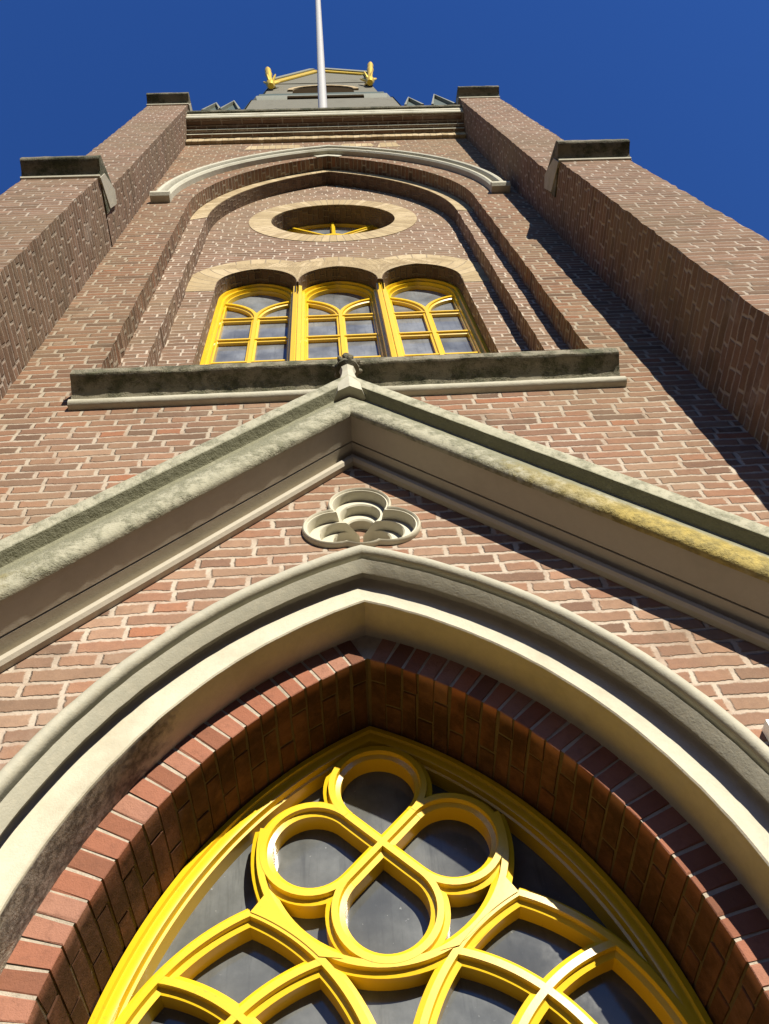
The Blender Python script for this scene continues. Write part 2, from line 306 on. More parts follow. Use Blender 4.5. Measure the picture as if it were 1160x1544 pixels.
# ------------------------------------------------------------------ mesh helpers
class MB:
    def __init__(s): s.v = []; s.f = []; s.uv = []
    def quad(s, idx, uvs=None):
        s.f.append(tuple(idx)); s.uv.append(uvs)
    def pts(s, lst):
        b = len(s.v); s.v += [tuple(p) for p in lst]; return b
    def build(s, name, mat, parent=None, smooth=35.0, uvbox=False):
        me = bpy.data.meshes.new(name); me.from_pydata(s.v, [], s.f); me.update()
        lay = me.uv_layers.new(name='UVMap')
        for p, uvs in zip(me.polygons, s.uv):
            n = p.normal
            for k, li in enumerate(p.loop_indices):
                if uvs is not None and not uvbox: lay.data[li].uv = uvs[k]
                else:
                    co = me.vertices[me.loops[li].vertex_index].co
                    if abs(n.z) > 0.75: lay.data[li].uv = (co.x, co.y)
                    elif abs(n.x) > abs(n.y): lay.data[li].uv = (co.y + 0.07, co.z)
                    else: lay.data[li].uv = (co.x, co.z)
        import bmesh
        bm = bmesh.new(); bm.from_mesh(me)
        bmesh.ops.recalc_face_normals(bm, faces=bm.faces); bm.to_mesh(me); bm.free()
        if smooth:
            me.polygons.foreach_set('use_smooth', [True] * len(me.polygons))
            me.set_sharp_from_angle(angle=math.radians(smooth))
        me.materials.append(mat)
        o = bpy.data.objects.new(name, me); COL.objects.link(o)
        if parent is not None: o.parent = parent
        return o
    def box(s, a, b):
        (x0, y0, z0), (x1, y1, z1) = a, b
        i = s.pts([(x0,y0,z0),(x1,y0,z0),(x1,y1,z0),(x0,y1,z0),(x0,y0,z1),(x1,y0,z1),(x1,y1,z1),(x0,y1,z1)])
        for q in ((0,3,2,1),(4,5,6,7),(0,1,5,4),(1,2,6,5),(2,3,7,6),(3,0,4,7)): s.quad([i + k for k in q])
    def grid(s, rows, closed_u=False, closed_v=False, us=None, vs=None):
        """rows: list of equally long point lists"""
        n = len(rows[0]); m = len(rows)
        b = [s.pts(r) for r in rows]
        if us is None:
            us = [0.0]; 
            for k in range(1, n): us.append(us[-1] + (Vector(rows[0][k]) - Vector(rows[0][k-1])).length)
        if vs is None:
            vs = [0.0]; h = n // 3
            for k in range(1, m): vs.append(vs[-1] + (Vector(rows[k][h]) - Vector(rows[k-1][h])).length)
        us = us + [us[-1] + (us[1] - us[0])]; vs = vs + [vs[-1] + (vs[1] - vs[0])]
        for j in range(m if closed_v else m - 1):
            j2 = (j + 1) % m
            for i in range(n if closed_u else n - 1):
                i2 = (i + 1) % n
                s.quad((b[j]+i, b[j]+i2, b[j2]+i2, b[j2]+i), ((us[i],vs[j]),(us[i+1],vs[j]),(us[i+1],vs[j+1]),(us[i],vs[j+1])))
    def poly(s, pts):
        i = s.pts(pts); s.quad(list(range(i, i + len(pts))))
    def plate(s, outer, holes, y, uvf=lambda x, z: (x, z)):
        loops = [[Vector((x, z, 0)) for x, z in L] for L in [outer] + holes]
        flat = [p for L in loops for p in L]
        i = s.pts([(p.x, y, p.y) for p in flat])
        for tri in tessellate_polygon(loops):
            s.quad([i + k for k in tri], [uvf(flat[k].x, flat[k].y) for k in tri])
    def rim(s, loop, y0, y1, closed=True, along=None):
        """reveal faces behind an edge loop; v runs along the loop (or along z on the jambs)"""
        n = len(loop); L = [0.0]
        for k in range(n):
            a, b = loop[k], loop[(k + 1) % n]; L.append(L[-1] + math.hypot(b[0]-a[0], b[1]-a[1]))
        i = s.pts([(x, y0, z) for x, z in loop]); j = s.pts([(x, y1, z) for x, z in loop])
        for k in range(n if closed else n - 1):
            k2 = (k + 1) % n
            if along == 'u': uvs = ((L[k], y0), (L[k+1], y0), (L[k+1], y1), (L[k], y1))
            else: uvs = ((y0, L[k]), (y0, L[k+1]), (y1, L[k+1]), (y1, L[k]))
            s.quad((i + k, i + k2, j + k2, j + k), uvs)
    def sweep(s, path, prof, closed=False):
        """path: (x,z) points; prof: (t,y) with t to the LEFT of the travel direction"""
        n = len(path); N = []
        for k in range(n):
            a = path[(k-1) % n] if (closed or k > 0) else path[k]
            b = path[k]; c = path[(k+1) % n] if (closed or k < n-1) else path[k]
            d1 = Vector((b[0]-a[0], b[1]-a[1])); d2 = Vector((c[0]-b[0], c[1]-b[1]))
            if d1.length < 1e-9: d1 = d2
            if d2.length < 1e-9: d2 = d1
            d1.normalize(); d2.normalize()
            n1 = Vector((-d1.y, d1.x)); n2 = Vector((-d2.y, d2.x)); m = n1 + n2
            if m.length < 1e-6: m = n1
            m.normalize(); N.append(m / max(0.35, m.dot(n1)))
        rows = [[(p[0] + q.x * t, y, p[1] + q.y * t) for p, q in zip(path, N)] for t, y in prof]
        s.grid(rows, closed_u=closed)
        if not closed:
            for e in (0, n - 1): s.poly([r[e] for r in rows])
    def tube(s, a, b, r0, r1, n=12, cap=True):
        a = Vector(a); b = Vector(b); d = (b - a).normalized()
        e = d.orthogonal().normalized(); f = d.cross(e)
        ra = [a + (e * math.cos(2*PI*k/n) + f * math.sin(2*PI*k/n)) * r0 for k in range(n)]
        rb = [b + (e * math.cos(2*PI*k/n) + f * math.sin(2*PI*k/n)) * r1 for k in range(n)]
        s.grid([ra, rb], closed_u=True)
        if cap: s.poly(ra); s.poly(rb)
    def lathe(s, origin, axis, prof, n=16):
        o = Vector(origin); d = Vector(axis).normalized(); e = d.orthogonal().normalized(); f = d.cross(e)
        rows = [[o + d * h + (e * math.cos(2*PI*k/n) + f * math.sin(2*PI*k/n)) * r for k in range(n)] for r, h in prof]
        s.grid(rows, closed_u=True)
        s.poly(rows[0]); s.poly(rows[-1])
    def ell(s, c, r, n=10, rot=None):
        rows = []
        for j in range(n + 1):
            th = PI * j / n
            row = []
            for k in range(2 * n):
                p = Vector((r[0]*max(0.02, math.sin(th))*math.cos(PI*k/n), r[1]*max(0.02, math.sin(th))*math.sin(PI*k/n), r[2]*math.cos(th)))
                if rot: p = rot @ p
                row.append(tuple(Vector(c) + p))
            rows.append(row)
        s.grid(rows, closed_u=True)

def extrude_x(mb, prof, x0, x1, seg=1, wob=0.0):
    """prof: closed (y,z) outline; a straight moulding along x with end faces"""
    rows = []
    for k in range(seg + 1):
        x = x0 + (x1 - x0) * k / seg
        rows.append([(x, y + random.uniform(-wob, wob), z + random.uniform(-wob, wob)) for y, z in prof])
    cols = [[rows[k][i] for k in range(seg + 1)] for i in range(len(prof))]
    mb.grid(cols, closed_v=True)
    mb.poly(rows[0]); mb.poly(rows[-1])

def arch_pts(cx, hw, zs, k, zb=None, n=24, jit=0.0, course=0.0665):
    """pointed arch, left foot up over the apex and down: list of (x,z)"""
    R = hw + k; a = math.acos(k / R); P = []
    if zb is not None:
        m = max(2, int(round((zs - zb) / (course if jit else 0.5))))
        for i in range(m):
            z = zb + (zs - zb) * i / m; P.append((cx - hw + (random.uniform(-jit, jit) if i else 0), z))
    for i in range(n + 1):
        th = PI - a * i / n
        P.append((cx + k + R * math.cos(th), zs + R * math.sin(th)))
    for i in range(n - 1, -1, -1):
        th = a * i / n
        P.append((cx - k + R * math.cos(th), zs + R * math.sin(th)))
    if zb is not None:
        for i in range(m - 1, -1, -1):
            z = zb + (zs - zb) * i / m; P.append((cx + hw + (random.uniform(-jit, jit) if i else 0), z))
    return P

def sweep_arch(mb, cx, hw, zs, k, zb, prof, n=40, smooth_jit=0.0, closed_v=False):
    """profile (t,y): t added to the half width so that all rings stay concentric"""
    base = [arch_pts(cx, hw + t, zs, k, zb, n) for t, y in prof]; m = len(base[0])
    wy = [random.uniform(-1, 1) * smooth_jit for _ in range(m)]; wr = [random.uniform(-1, 1) * smooth_jit for _ in range(m)]
    rows = [[(x + wr[i] * (1 if x < cx else -1), y + wy[i], z + wr[i]) for i, (x, z) in enumerate(b)] for b, (t, y) in zip(base, prof)]
    mb.grid(rows, closed_v=closed_v)

def part(o, label=None):
    if label: o['label'] = label
    return o

def thing(name, label, cat, loc=(0, 0, 0), group=None):
    o = bpy.data.objects.new(name, None); COL.objects.link(o); o.location = loc
    o['label'] = label; o['category'] = cat
    if group: o['group'] = group
    return o

# ------------------------------------------------------------------ ground
g = MB(); g.poly([(-1500, -1500, 0), (1500, -1500, 0), (1500, 1500, 0), (-1500, 1500, 0)])
ground = g.build('ground', M['paving'], None, smooth=None, uvbox=True); ground['kind'] = 'structure'

# ------------------------------------------------------------------ tower
T = thing('church_tower', 'tall brick church tower with stepped buttresses, yellow tracery windows and stone gable over its door', 'church tower')
KP, ZP = 0.708, 2.48                 # portal arcs: centre offset and spring height
HW = lambda R: R - KP
# wall-plane openings
portal_hole = arch_pts(0, HW(1.945), ZP, KP, 0.02, 40)
UX = 0.03
REC1 = dict(cx=UX, hw=1.515, zs=10.75, k=1.355)
rec1 = arch_pts(REC1['cx'], REC1['hw'], REC1['zs'], REC1['k'], 6.06, 30, jit=0.006)
TC = (0.012, 4.590)
def trefoil(d, r, n=132, c=TC):
    P = []
    for i in range(n):
        th = 2 * PI * i / n; best = 0
        for a, dd, rr in ((90, d, r), (206, d, r), (334, d, r), (270, d * 0.66, r * 0.89)):
            al = th - math.radians(a); s2 = rr * rr - (dd * math.sin(al)) ** 2
            if s2 > 0:
                q = dd * math.cos(al) + math.sqrt(s2)
                best = max(best, q)
        P.append((c[0] + best * math.cos(th), 4.855 - (4.855 - c[1] - best * math.sin(th)) * 0.945))
    return P
tre_hole = trefoil(0.122, 0.128)
mb = MB()
mb.plate([(-2.2, 0.0), (2.3, 0.0), (2.3, 16.0), (-2.2, 16.0)], [portal_hole, rec1, tre_hole], 0.0)
mb.rim(rec1, 0.0, 0.17)
mb.build('front_wall', M['brick'], T, smooth=None)
# second step of the recess
YA, YB = 0.16, 0.32
r2 = dict(cx=UX, hw=1.345, zs=10.85, k=1.26)
rec2 = arch_pts(r2['cx'], r2['hw'], r2['zs'], r2['k'], 6.06, 30, jit=0.006)
big1 = arch_pts(UX, 1.60, 10.75, 1.355, 6.0, 30)
mb = MB(); mb.plate(big1, [rec2], YA); mb.rim(rec2, YA, YB + 0.01)
mb.build('recess_jamb', M['brick_high'], T, smooth=None)
# tan arch ring on the second step (just proud of the brick)
mb = MB()
rowo = arch_pts(UX, 1.512, 10.75, 1.355, None, 40); rowi = arch_pts(UX, 1.342, 10.85, 1.26, None, 40)
mb.grid([[(x, YA - 0.004, z) for x, z in rowo], [(x, YA - 0.004, z) for x, z in rowi], [(x, YA + 0.004, z) for x, z in rowi]])
ra = mb.build('recess_arch', M['tan'], T)
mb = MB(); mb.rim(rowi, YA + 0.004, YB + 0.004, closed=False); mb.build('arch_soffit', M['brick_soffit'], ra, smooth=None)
# window panel at the back of the recess
LW = [(-0.707, 9.00), (0.028, 9.00), (0.787, 9.00)]
HWL = 0.358; ZSL = 9.04; KL = 0.07; RV = 0.140
lanc = [(LW[0][0] - HWL, 6.06)] + [p for cx, _ in LW for p in arch_pts(cx, HWL, ZSL, KL, None, 14)] + [(LW[2][0] + HWL, 6.06)]
OC = (0.035, 11.27); RO = 0.70
def circ(c, r, n=64): return [(c[0] + r * math.cos(2*PI*i/n), c[1] + r * math.sin(2*PI*i/n)) for i in range(n)]
ocu = circ(OC, RO)
mb = MB(); mb.plate(arch_pts(UX, 1.42, 10.85, 1.26, 6.0, 30), [lanc, ocu], YB)
mb.rim(lanc, YB, YB + RV + 0.002)
mb.build('window_panel', M['brick_high'], T, smooth=None)
# tan band over the three lights, 4 mm proud
def arcs_over(off, rev=False):
    P = []
    hs = [arch_pts(cx, HWL + off, ZSL, KL, None, 20) for cx, _ in LW]
    for i, h in enumerate(hs):
        for (x, z) in h:
            lo = -9 if i == 0 else (LW[i-1][0] + LW[i][0]) / 2; hi = 9 if i == 2 else (LW[i+1][0] + LW[i][0]) / 2
            if lo < x < hi: P.append((x, z))
    return P
o_ = arcs_over(0.31); i_ = arcs_over(0.004)
mb = MB()
def band_uv(x, z):
    c = min(LW, key=lambda q: abs(q[0] - x)); a = math.atan2(z - 8.8, x - c[0])
    return (a * 0.55 + c[0] * 3.1, math.hypot(x - c[0], z - 8.8))
mb.plate([(o_[0][0], 8.86)] + o_ + [(o_[-1][0], 8.86), (i_[-1][0], 8.86)] + i_[::-1] + [(i_[0][0], 8.86)], [], YB - 0.004, band_uv)
lb = mb.build('lancet_arch_band', M['tan'], T, smooth=None)
for cx, _ in LW:
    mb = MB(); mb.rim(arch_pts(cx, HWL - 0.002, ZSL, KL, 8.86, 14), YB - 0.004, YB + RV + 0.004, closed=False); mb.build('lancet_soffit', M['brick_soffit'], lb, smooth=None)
# oculus surround
mb = MB()
ro = circ(OC, 0.945, 96); ri = circ(OC, RO - 0.004, 96)
mb.grid([[(x, YB, z) for x, z in ro], [(x, YB - 0.006, z) for x, z in ro], [(x, YB - 0.006, z) for x, z in ri], [(x, YB + 0.004, z) for x, z in ri]], closed_u=True, us=[0.085 * 69 * i / 96 for i in range(96)])
os_ = mb.build('oculus_surround', M['tan'], T)
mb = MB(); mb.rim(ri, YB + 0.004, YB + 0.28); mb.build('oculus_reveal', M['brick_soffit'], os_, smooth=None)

# ---- lancet windows
def bar_prof(w1, w2, ya, yb, yc):
    return [(-w2/2, yc), (-w2/2, yb), (-w1/2, yb - 0.006), (-w1/2 + 0.003, ya), (w1/2 - 0.003, ya), (w1/2, yb - 0.006), (w2/2, yb), (w2/2, yc)]
for wi, (cx, _) in enumerate(LW):
    yo = 0.0
    mb = MB()
    sweep_arch(mb, cx, HWL, ZSL, KL, 6.06, [(0.006, YB + 0.30), (0.006, YB + RV - 0.005), (-0.028, YB + RV - 0.010), (-0.034, YB + RV + 0.015), (-0.060, YB + RV + 0.012), (-0.066, YB + RV + 0.042), (-0.076, YB + RV + 0.042), (-0.080, YB + RV + 0.09)], n=16)
    fr = mb.build('lancet_window', M['yellow'], T, smooth=30)
    for zb in (6.72, 7.19, 7.66, 8.14, 8.63):
        b = MB(); y0 = YB + RV + 0.035
        b.sweep([(cx - HWL + 0.07, zb), (cx + HWL - 0.07, zb)], bar_prof(0.028, 0.060, y0, y0 + 0.02, y0 + 0.05))
        b.build('glazing_bar', M['yellow'], fr, smooth=30)
    b = MB(); y0 = YB + RV + 0.028
    b.sweep([(cx, 6.06), (cx, 8.66)], bar_prof(0.036, 0.072, y0, y0 + 0.02, y0 + 0.06)); b.build('glazing_bar', M['yellow'], fr, smooth=30)
    for sgn in (-1, 1):
        b = MB(); y0 = YB + RV + 0.0295 + 0.002 * (sgn > 0)
        pts = []
        for i in range(11):
            a = math.radians(72) * i / 10
            pts.append((cx + sgn * 0.42 * (1 - math.cos(a)), 8.62 + 0.42 * math.sin(a)))
        b.sweep(pts, bar_prof(0.034, 0.066, y0, y0 + 0.02, y0 + 0.06)); b.build('glazing_bar', M['yellow'], fr, smooth=30)
    gp = MB(); gp.plate(arch_pts(cx, HWL - 0.04, ZSL, KL, 6.06, 14), [], YB + RV + 0.082)
    gp.build('glass_pane', M['glass_high'], fr, smooth=None)
# yellow mullion posts between the lights
for mx in (-0.3395, 0.4075):
    b = MB(); ya = YB + 0.030
    b.sweep([(mx, 6.06), (mx, 9.037)], [(-0.062, YB + 0.28), (-0.062, ya + 0.065), (-0.040, ya + 0.060), (-0.038, ya + 0.008), (-0.008, ya), (-0.005, ya + 0.014), (0.005, ya + 0.014), (0.008, ya), (0.038, ya + 0.008), (0.040, ya + 0.060), (0.062, ya + 0.065), (0.062, YB + 0.28)])
    b.build('window_mullion', M['yellow'], T, smooth=30)
# ---- oculus window
mb = MB(); rr = lambda r, y: [(x, y, z) for x, z in circ(OC, r, 64)]
mb.grid([rr(0.699, 0.62), rr(0.699, 0.535), rr(0.675, 0.535), rr(0.672, 0.62)], closed_u=True)
ow = mb.build('oculus_window', M['yellow'], T)
for i in range(8):
    a = PI / 2 + i * PI / 4; b = MB()
    b.sweep([(OC[0] + 0.08 * math.cos(a), OC[1] + 0.08 * math.sin(a)), (OC[0] + 0.67 * math.cos(a), OC[1] + 0.67 * math.sin(a))], bar_prof(0.035, 0.05, 0.515, 0.535, 0.59))
    b.build('spoke', M['yellow'], ow, smooth=30)
b = MB(); b.grid([rr2 for rr2 in [[(x, 0.59, z) for x, z in circ(OC, 0.13, 32)], [(x, 0.507, z) for x, z in circ(OC, 0.13, 32)], [(x, 0.507, z) for x, z in circ(OC, 0.07, 32)], [(x, 0.59, z) for x, z in circ(OC, 0.07, 32)]]], closed_u=True)
b.build('hub', M['yellow'], ow)
b = MB(); b.plate(circ(OC, 0.69, 48), [], 0.575); b.build('glass_pane', M['glass_high'], ow, smooth=None)

# ---- moulded hood over the recess
HC = dict(cx=0.035, zs=10.95, k=0.868)
mb = MB(); h0 = 1.70
hp = [(1.89, 0.0), (1.89, -0.065), (1.875, -0.09), (1.850, -0.10), (1.828, -0.092), (1.815, -0.07), (1.808, -0.01), (1.784, -0.004), (1.778, -0.065), (1.760, -0.078), (1.740, -0.075), (1.722, -0.055), (1.718, 0.0)]
sweep_arch(mb, HC['cx'], 0, HC['zs'], HC['k'], None, hp, n=36)
for e in (0, -1):
    mb.poly([(lambda P: (P[0], y, P[1]))(arch_pts(HC['cx'], t, HC['zs'], HC['k'], None, 36)[e]) for t, y in hp])
hood = mb.build('arch_hood', M['stone_trim'], T)
for sx in (-1, 1):
    b = MB(); xa = HC['cx'] + sx * 1.712; xb = HC['cx'] + sx * 1.915
    x0, x1 = min(xa, xb), max(xa, xb)
    extrude_x(b, [(0.0, 10.86), (-0.075, 10.86), (-0.105, 10.885), (-0.11, 10.92), (-0.085, 10.945), (-0.075, 10.953), (0.0, 10.953)], x0, x1)
    b.build('label_stop', M['stone_trim'], hood)
# keystone of the recess
b = MB(); kz = 13.30
b.sweep([(0.03 - 0.14, 13.205), (0.03, 13.283), (0.03 + 0.14, 13.205)], [(0.0, 0.155), (0.0, -0.01), (0.10, -0.01), (0.10, 0.0)])
b.build('keystone', M['stone_trim'], T)

# ---- portal mouldings (painted plaster)
def R2(p): return [(r - KP, y) for r, y in p]
prof = [(1.998, 0.002)]
for i in range(9):
    a = math.radians(-10 + 205 * i / 8)           # roll
    prof.append((1.969 + 0.026 * math.cos(a), -0.050 - 0.026 * math.sin(a)))
prof += [(1.950, 0.030), (1.936, 0.030), (1.931, -0.040), (1.927, -0.046), (1.893, -0.012), (1.889, -0.006), (1.896, -0.002), (1.915, 0.008), (1.924, 0.026), (1.920, 0.042), (1.908, 0.050)]
prof += [(1.797, 0.051), (1.792, 0.056), (1.792, 0.08), (1.795, 0.15), (1.803, 0.26)]
mb = MB(); sweep_arch(mb, 0, 0, ZP, KP, 0.02, R2(prof), n=48, smooth_jit=0.0013)
mb.build('portal_moulding', M['plaster'], T, smooth=40)

# ---- red brick ring with real voussoirs
YR0, YR1 = 0.235, 0.63
RI, RT = 1.673, 0.131
mb = MB(); mo = MB()
def ring_pt(side, s, r):
    """side -1/+1, s = arc length from the spring at radius RI (negative: down the jamb)"""
    if s >= 0:
        a = s / RI
        return (side * (r * math.cos(a) - KP), ZP + r * math.sin(a))
    return (side * (r - KP), ZP + s)
def brick(side, s0, s1, ra, rb, ya, yb):
    j = lambda q=0.0042: random.uniform(-q, q)
    dd = j(0.0015); dr = j(0.0015); c = 0.003
    P = []
    for y, ins in ((ya + dd, c), (ya + dd + c, 0.0), (yb, 0.0)):
        for (s, r) in ((s0, ra), (s1, ra), (s1, rb), (s0, rb)):
            si = ins if s == s0 else -ins; ri = ins if r == ra else -ins
            x, z = ring_pt(side, s + si + j(), r + ri + dr + j(0.001)); P.append((x, y, z))
    i = mb.pts(P)
    mb.quad((i, i+1, i+2, i+3))
    for L in (0, 4):
        for k in range(4):
            k2 = (k + 1) % 4; mb.quad((i+L+k, i+L+k2, i+L+4+k2, i+L+4+k))
    mb.quad((i+8, i+9, i+10, i+11))
amax = math.acos(KP / RI) * RI
pitch = 0.0685; jn = 0.0105
for side in (-1, 1):
    nb = int((amax + 0.55) / pitch); s = amax - nb * pitch; k = 0
    while s < amax - 0.01:
        s1 = min(s + pitch - jn, amax - 0.004)
        cut = 0.105 if k % 2 == 0 else 0.235
        cut += random.uniform(-0.012, 0.012)
        brick(side, s, s1, RI, RI + RT, YR0, YR0 + cut - 0.006)
        brick(side, s, s1, RI + random.uniform(-0.001, 0.002), RI + RT, YR0 + cut + 0.006, YR1)
        s += pitch; k += 1
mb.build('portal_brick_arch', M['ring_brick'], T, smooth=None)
mo = MB()
sweep_arch(mo, 0, 0, ZP, KP, 0.02, R2([(RI + RT, YR0 + 0.0035), (RI + 0.0045, YR0 + 0.0035)]), n=48)
mo.build('portal_arch_mortar', M['mortar'], T)
mo = MB(); sweep_arch(mo, 0, 0, ZP, KP, 0.02, R2([(RI + 0.0045, YR0 + 0.0037), (RI + 0.0045, YR1)]), n=48)
mo.build('soffit_mortar', M['mortar_dark'], T)

# ---- great traceried window in the portal
YW = 0.60; YG = 0.705
mb = MB()
FR = [(1.690, YW), (1.622, YW), (1.616, YW + 0.016), (1.592, YW + 0.016), (1.586, YW + 0.034), (1.568, YW + 0.036), (1.563, YG)]
FR = [(1.672, YG + 0.02), (1.668, YW + 0.004), (1.646, YW), (1.641, YW + 0.012), (1.637, YW + 0.012), (1.622, YW + 0.008), (1.606, YW + 0.012), (1.602, YW + 0.038), (1.592, YW + 0.040), (1.588, YG + 0.005)]
sweep_arch(mb, 0, 0, ZP, KP, 0.02, R2(FR), n=48)
gw = mb.build('tracery_window', M['yellow'], T, smooth=30)
Q = (0.012, 3.445); DQ = 0.25; RC = DQ * math.sin(PI / 4)
kk = [0]
def tracery(path, name='tracery_bar', closed=False, w1=0.029, w2=0.066):
    kk[0] += 1; e = 0.0003 * kk[0]
    b = MB(); b.sweep(path, bar_prof(w1, w2, YW + 0.004 + e, YW + 0.030 + e, YG + 0.004 + e * 0.1), closed)
    return b.build(name, M['yellow'], gw, smooth=30)
for a0 in (90, 180, 270, 0):
    c = (Q[0] + DQ * math.cos(math.radians(a0)), Q[1] + DQ * math.sin(math.radians(a0)))
    P = []
    for i in range(37):
        a = math.radians(a0 - 135 + 270 * i / 36); P.append((c[0] + RC * math.cos(a), c[1] + RC * math.sin(a)))
    tracery(P, 'tracery_lobe')
for a in (45, 135):
    dx, dz = RC * math.cos(math.radians(a)) * 1.02, RC * math.sin(math.radians(a)) * 1.02
    tracery([(Q[0] - dx, Q[1] - dz), (Q[0] + dx, Q[1] + dz)], 'tracery_bar')
tracery([(Q[0] + 0.437 * math.cos(math.radians(a)), Q[1] + 0.437 * math.sin(math.radians(a))) for a in range(168, 374, 4)], 'tracery_circle')
def arc3(p0, p1, p2, n=24):
    ax, ay = p0; bx, by = p1; cx, cy = p2
    d = 2 * (ax * (by - cy) + bx * (cy - ay) + cx * (ay - by))
    ux_ = ((ax*ax+ay*ay)*(by-cy) + (bx*bx+by*by)*(cy-ay) + (cx*cx+cy*cy)*(ay-by)) / d
    uy_ = ((ax*ax+ay*ay)*(cx-bx) + (bx*bx+by*by)*(ax-cx) + (cx*cx+cy*cy)*(bx-ax)) / d
    r = math.hypot(ax-ux_, ay-uy_)
    a0 = math.atan2(ay-uy_, ax-ux_); a1 = math.atan2(by-uy_, bx-ux_); a2 = math.atan2(cy-uy_, cx-ux_)
    def unw(a, ref):
        while a - ref > PI: a -= 2*PI
        while a - ref < -PI: a += 2*PI
        return a
    a1 = unw(a1, a0); a2 = unw(a2, a1)
    return [(ux_ + r*math.cos(a0 + (a2-a0)*i/n), uy_ + r*math.sin(a0 + (a2-a0)*i/n)) for i in range(n + 1)]
for s in (-1, 1):
    S = lambda x, z: (s * x + 0.006, z)
    tracery(arc3(S(0.90, 2.62), S(0.726, 3.02), S(0.450, 3.215)))
    tracery(arc3(S(0.450, 3.215), S(0.213, 3.035), S(0.045, 2.70)))
    tracery(arc3(S(0.726, 3.02), S(0.470, 2.895), S(0.27, 2.60)))
    tracery(arc3(S(0.213, 3.035), S(0.470, 2.895), S(0.66, 2.60)))
    tracery([S(0.027, 2.2), S(0.027, 2.50), S(0.045, 2.70)])
    tracery([S(0.465, 2.2), S(0.465, 2.62)])
    # solid spandrel web between circle and sub-arch
    cp = [(Q[0] + s * 0.437 * math.cos(math.radians(a)), Q[1] + 0.437 * math.sin(math.radians(a))) for a in range(-22, -73, -3)]
    bp = [p for p in arc3(S(0.450, 3.215), S(0.213, 3.035), S(0.045, 2.70)) if p[1] > 3.03]
    b = MB(); b.plate(cp + bp[::-1], [], YW + 0.0035)
    b.build('spandrel_web', M['yellow'], gw, smooth=None)
gp = MB(); gp.plate(arch_pts(0, HW(1.60), ZP, KP, 2.0, 40), [], YG); gp.build('glass_pane', M['glass'], gw, smooth=None)
# transom and boarded double door below the window (under the picture's edge)
b = MB(); b.box((-0.93, 0.58, 1.95), (0.93, 0.72, 2.2)); b.build('transom', M['yellow'], T)
for s in (-1, 1):
    b = MB(); b.box((min(0.006*s, 0.92*s), 0.62, 0.02), (max(0.006*s, 0.92*s), 0.69, 1.948))
    for zz in (0.25, 1.05):
        b.box((min(0.12*s, 0.80*s), 0.605, zz), (max(0.12*s, 0.80*s), 0.619, zz + 0.65))
    b.build('door', M['wood'], T)

# ---- stone gable over the portal
GM = 1.035; GA = 5.13; GK = math.sqrt(1 + GM * GM)
def gable_sweep(prof, xs, wob=0.0):
    mb = MB(); rows = []
    W = [random.uniform(-wob, wob) for _ in xs]
    for t, y in prof:
        rows.append([(x, y + W[i] * (y < -0.1), GA - GM * abs(x) + GK * t + W[i]) for i, x in enumerate(xs)])
    mb.grid(rows); mb.poly([r[0] for r in rows]); mb.poly([r[-1] for r in rows])
    return mb
xs = [-1.80 + 3.6 * i / 120 for i in range(121)]
soff = [(-0.022, 0.0), (-0.024, -0.028), (-0.014, -0.042), (0.004, -0.044), (0.020, -0.032), (0.030, -0.024), (0.037, -0.084), (0.046, -0.0855), (0.046, -0.0905), (0.038, -0.092), (0.058, -0.212)]
cop = [(0.058, -0.212), (0.050, -0.216), (0.052, -0.232), (0.066, -0.244), (0.092, -0.249), (0.128, -0.247), (0.162, -0.239), (0.190, -0.226), (0.212, -0.212), (0.230, -0.204), (0.244, -0.206), (0.252, -0.224), (0.257, -0.246), (0.262, -0.257), (0.328, -0.259), (0.338, -0.250), (0.365, -0.12), (0.41, 0.0)]
gc = gable_sweep(cop, xs, 0.0012).build('gable_coping', M['gable'], T, smooth=50)
gable_sweep(soff, xs).build('gable_soffit', M['gable_soffit'], gc, smooth=30)
# leafy finial on the gable
mb = MB(); fy = -0.20
mb.lathe((0.005, fy, 5.50), (0, 0, 1), [(0.085, -0.10), (0.080, 0.0), (0.062, 0.08), (0.045, 0.17), (0.038, 0.24), (0.046, 0.27)], 8)
mb.build('finial_neck', M['stone_trim'], gc, smooth=20)
mb = MB()
mb.lathe((0.005, fy, 5.77), (0, 0, 1), [(0.042, 0.0), (0.066, 0.015), (0.068, 0.035), (0.042, 0.05), (0.032, 0.075), (0.046, 0.10), (0.030, 0.15), (0.012, 0.18), (0.020, 0.20), (0.022, 0.22), (0.006, 0.245)], 12)
for i in range(8):
    a = i * PI / 4 + 0.2; rr_ = 0.060
    mb.ell((0.005 + rr_ * math.cos(a), fy + rr_ * math.sin(a), 5.80 + 0.012 * (i % 2)), (0.030, 0.016, 0.015), 6, Matrix.Rotation(a, 3, 'Z') @ Matrix.Rotation(-0.6, 3, 'Y'))
    mb.ell((0.005 + 0.042 * math.cos(a + 0.4), fy + 0.042 * math.sin(a + 0.4), 5.872), (0.022, 0.014, 0.013), 6, Matrix.Rotation(a + 0.4, 3, 'Z') @ Matrix.Rotation(-0.7, 3, 'Y'))
mb.build('finial', M['cap'], gc)

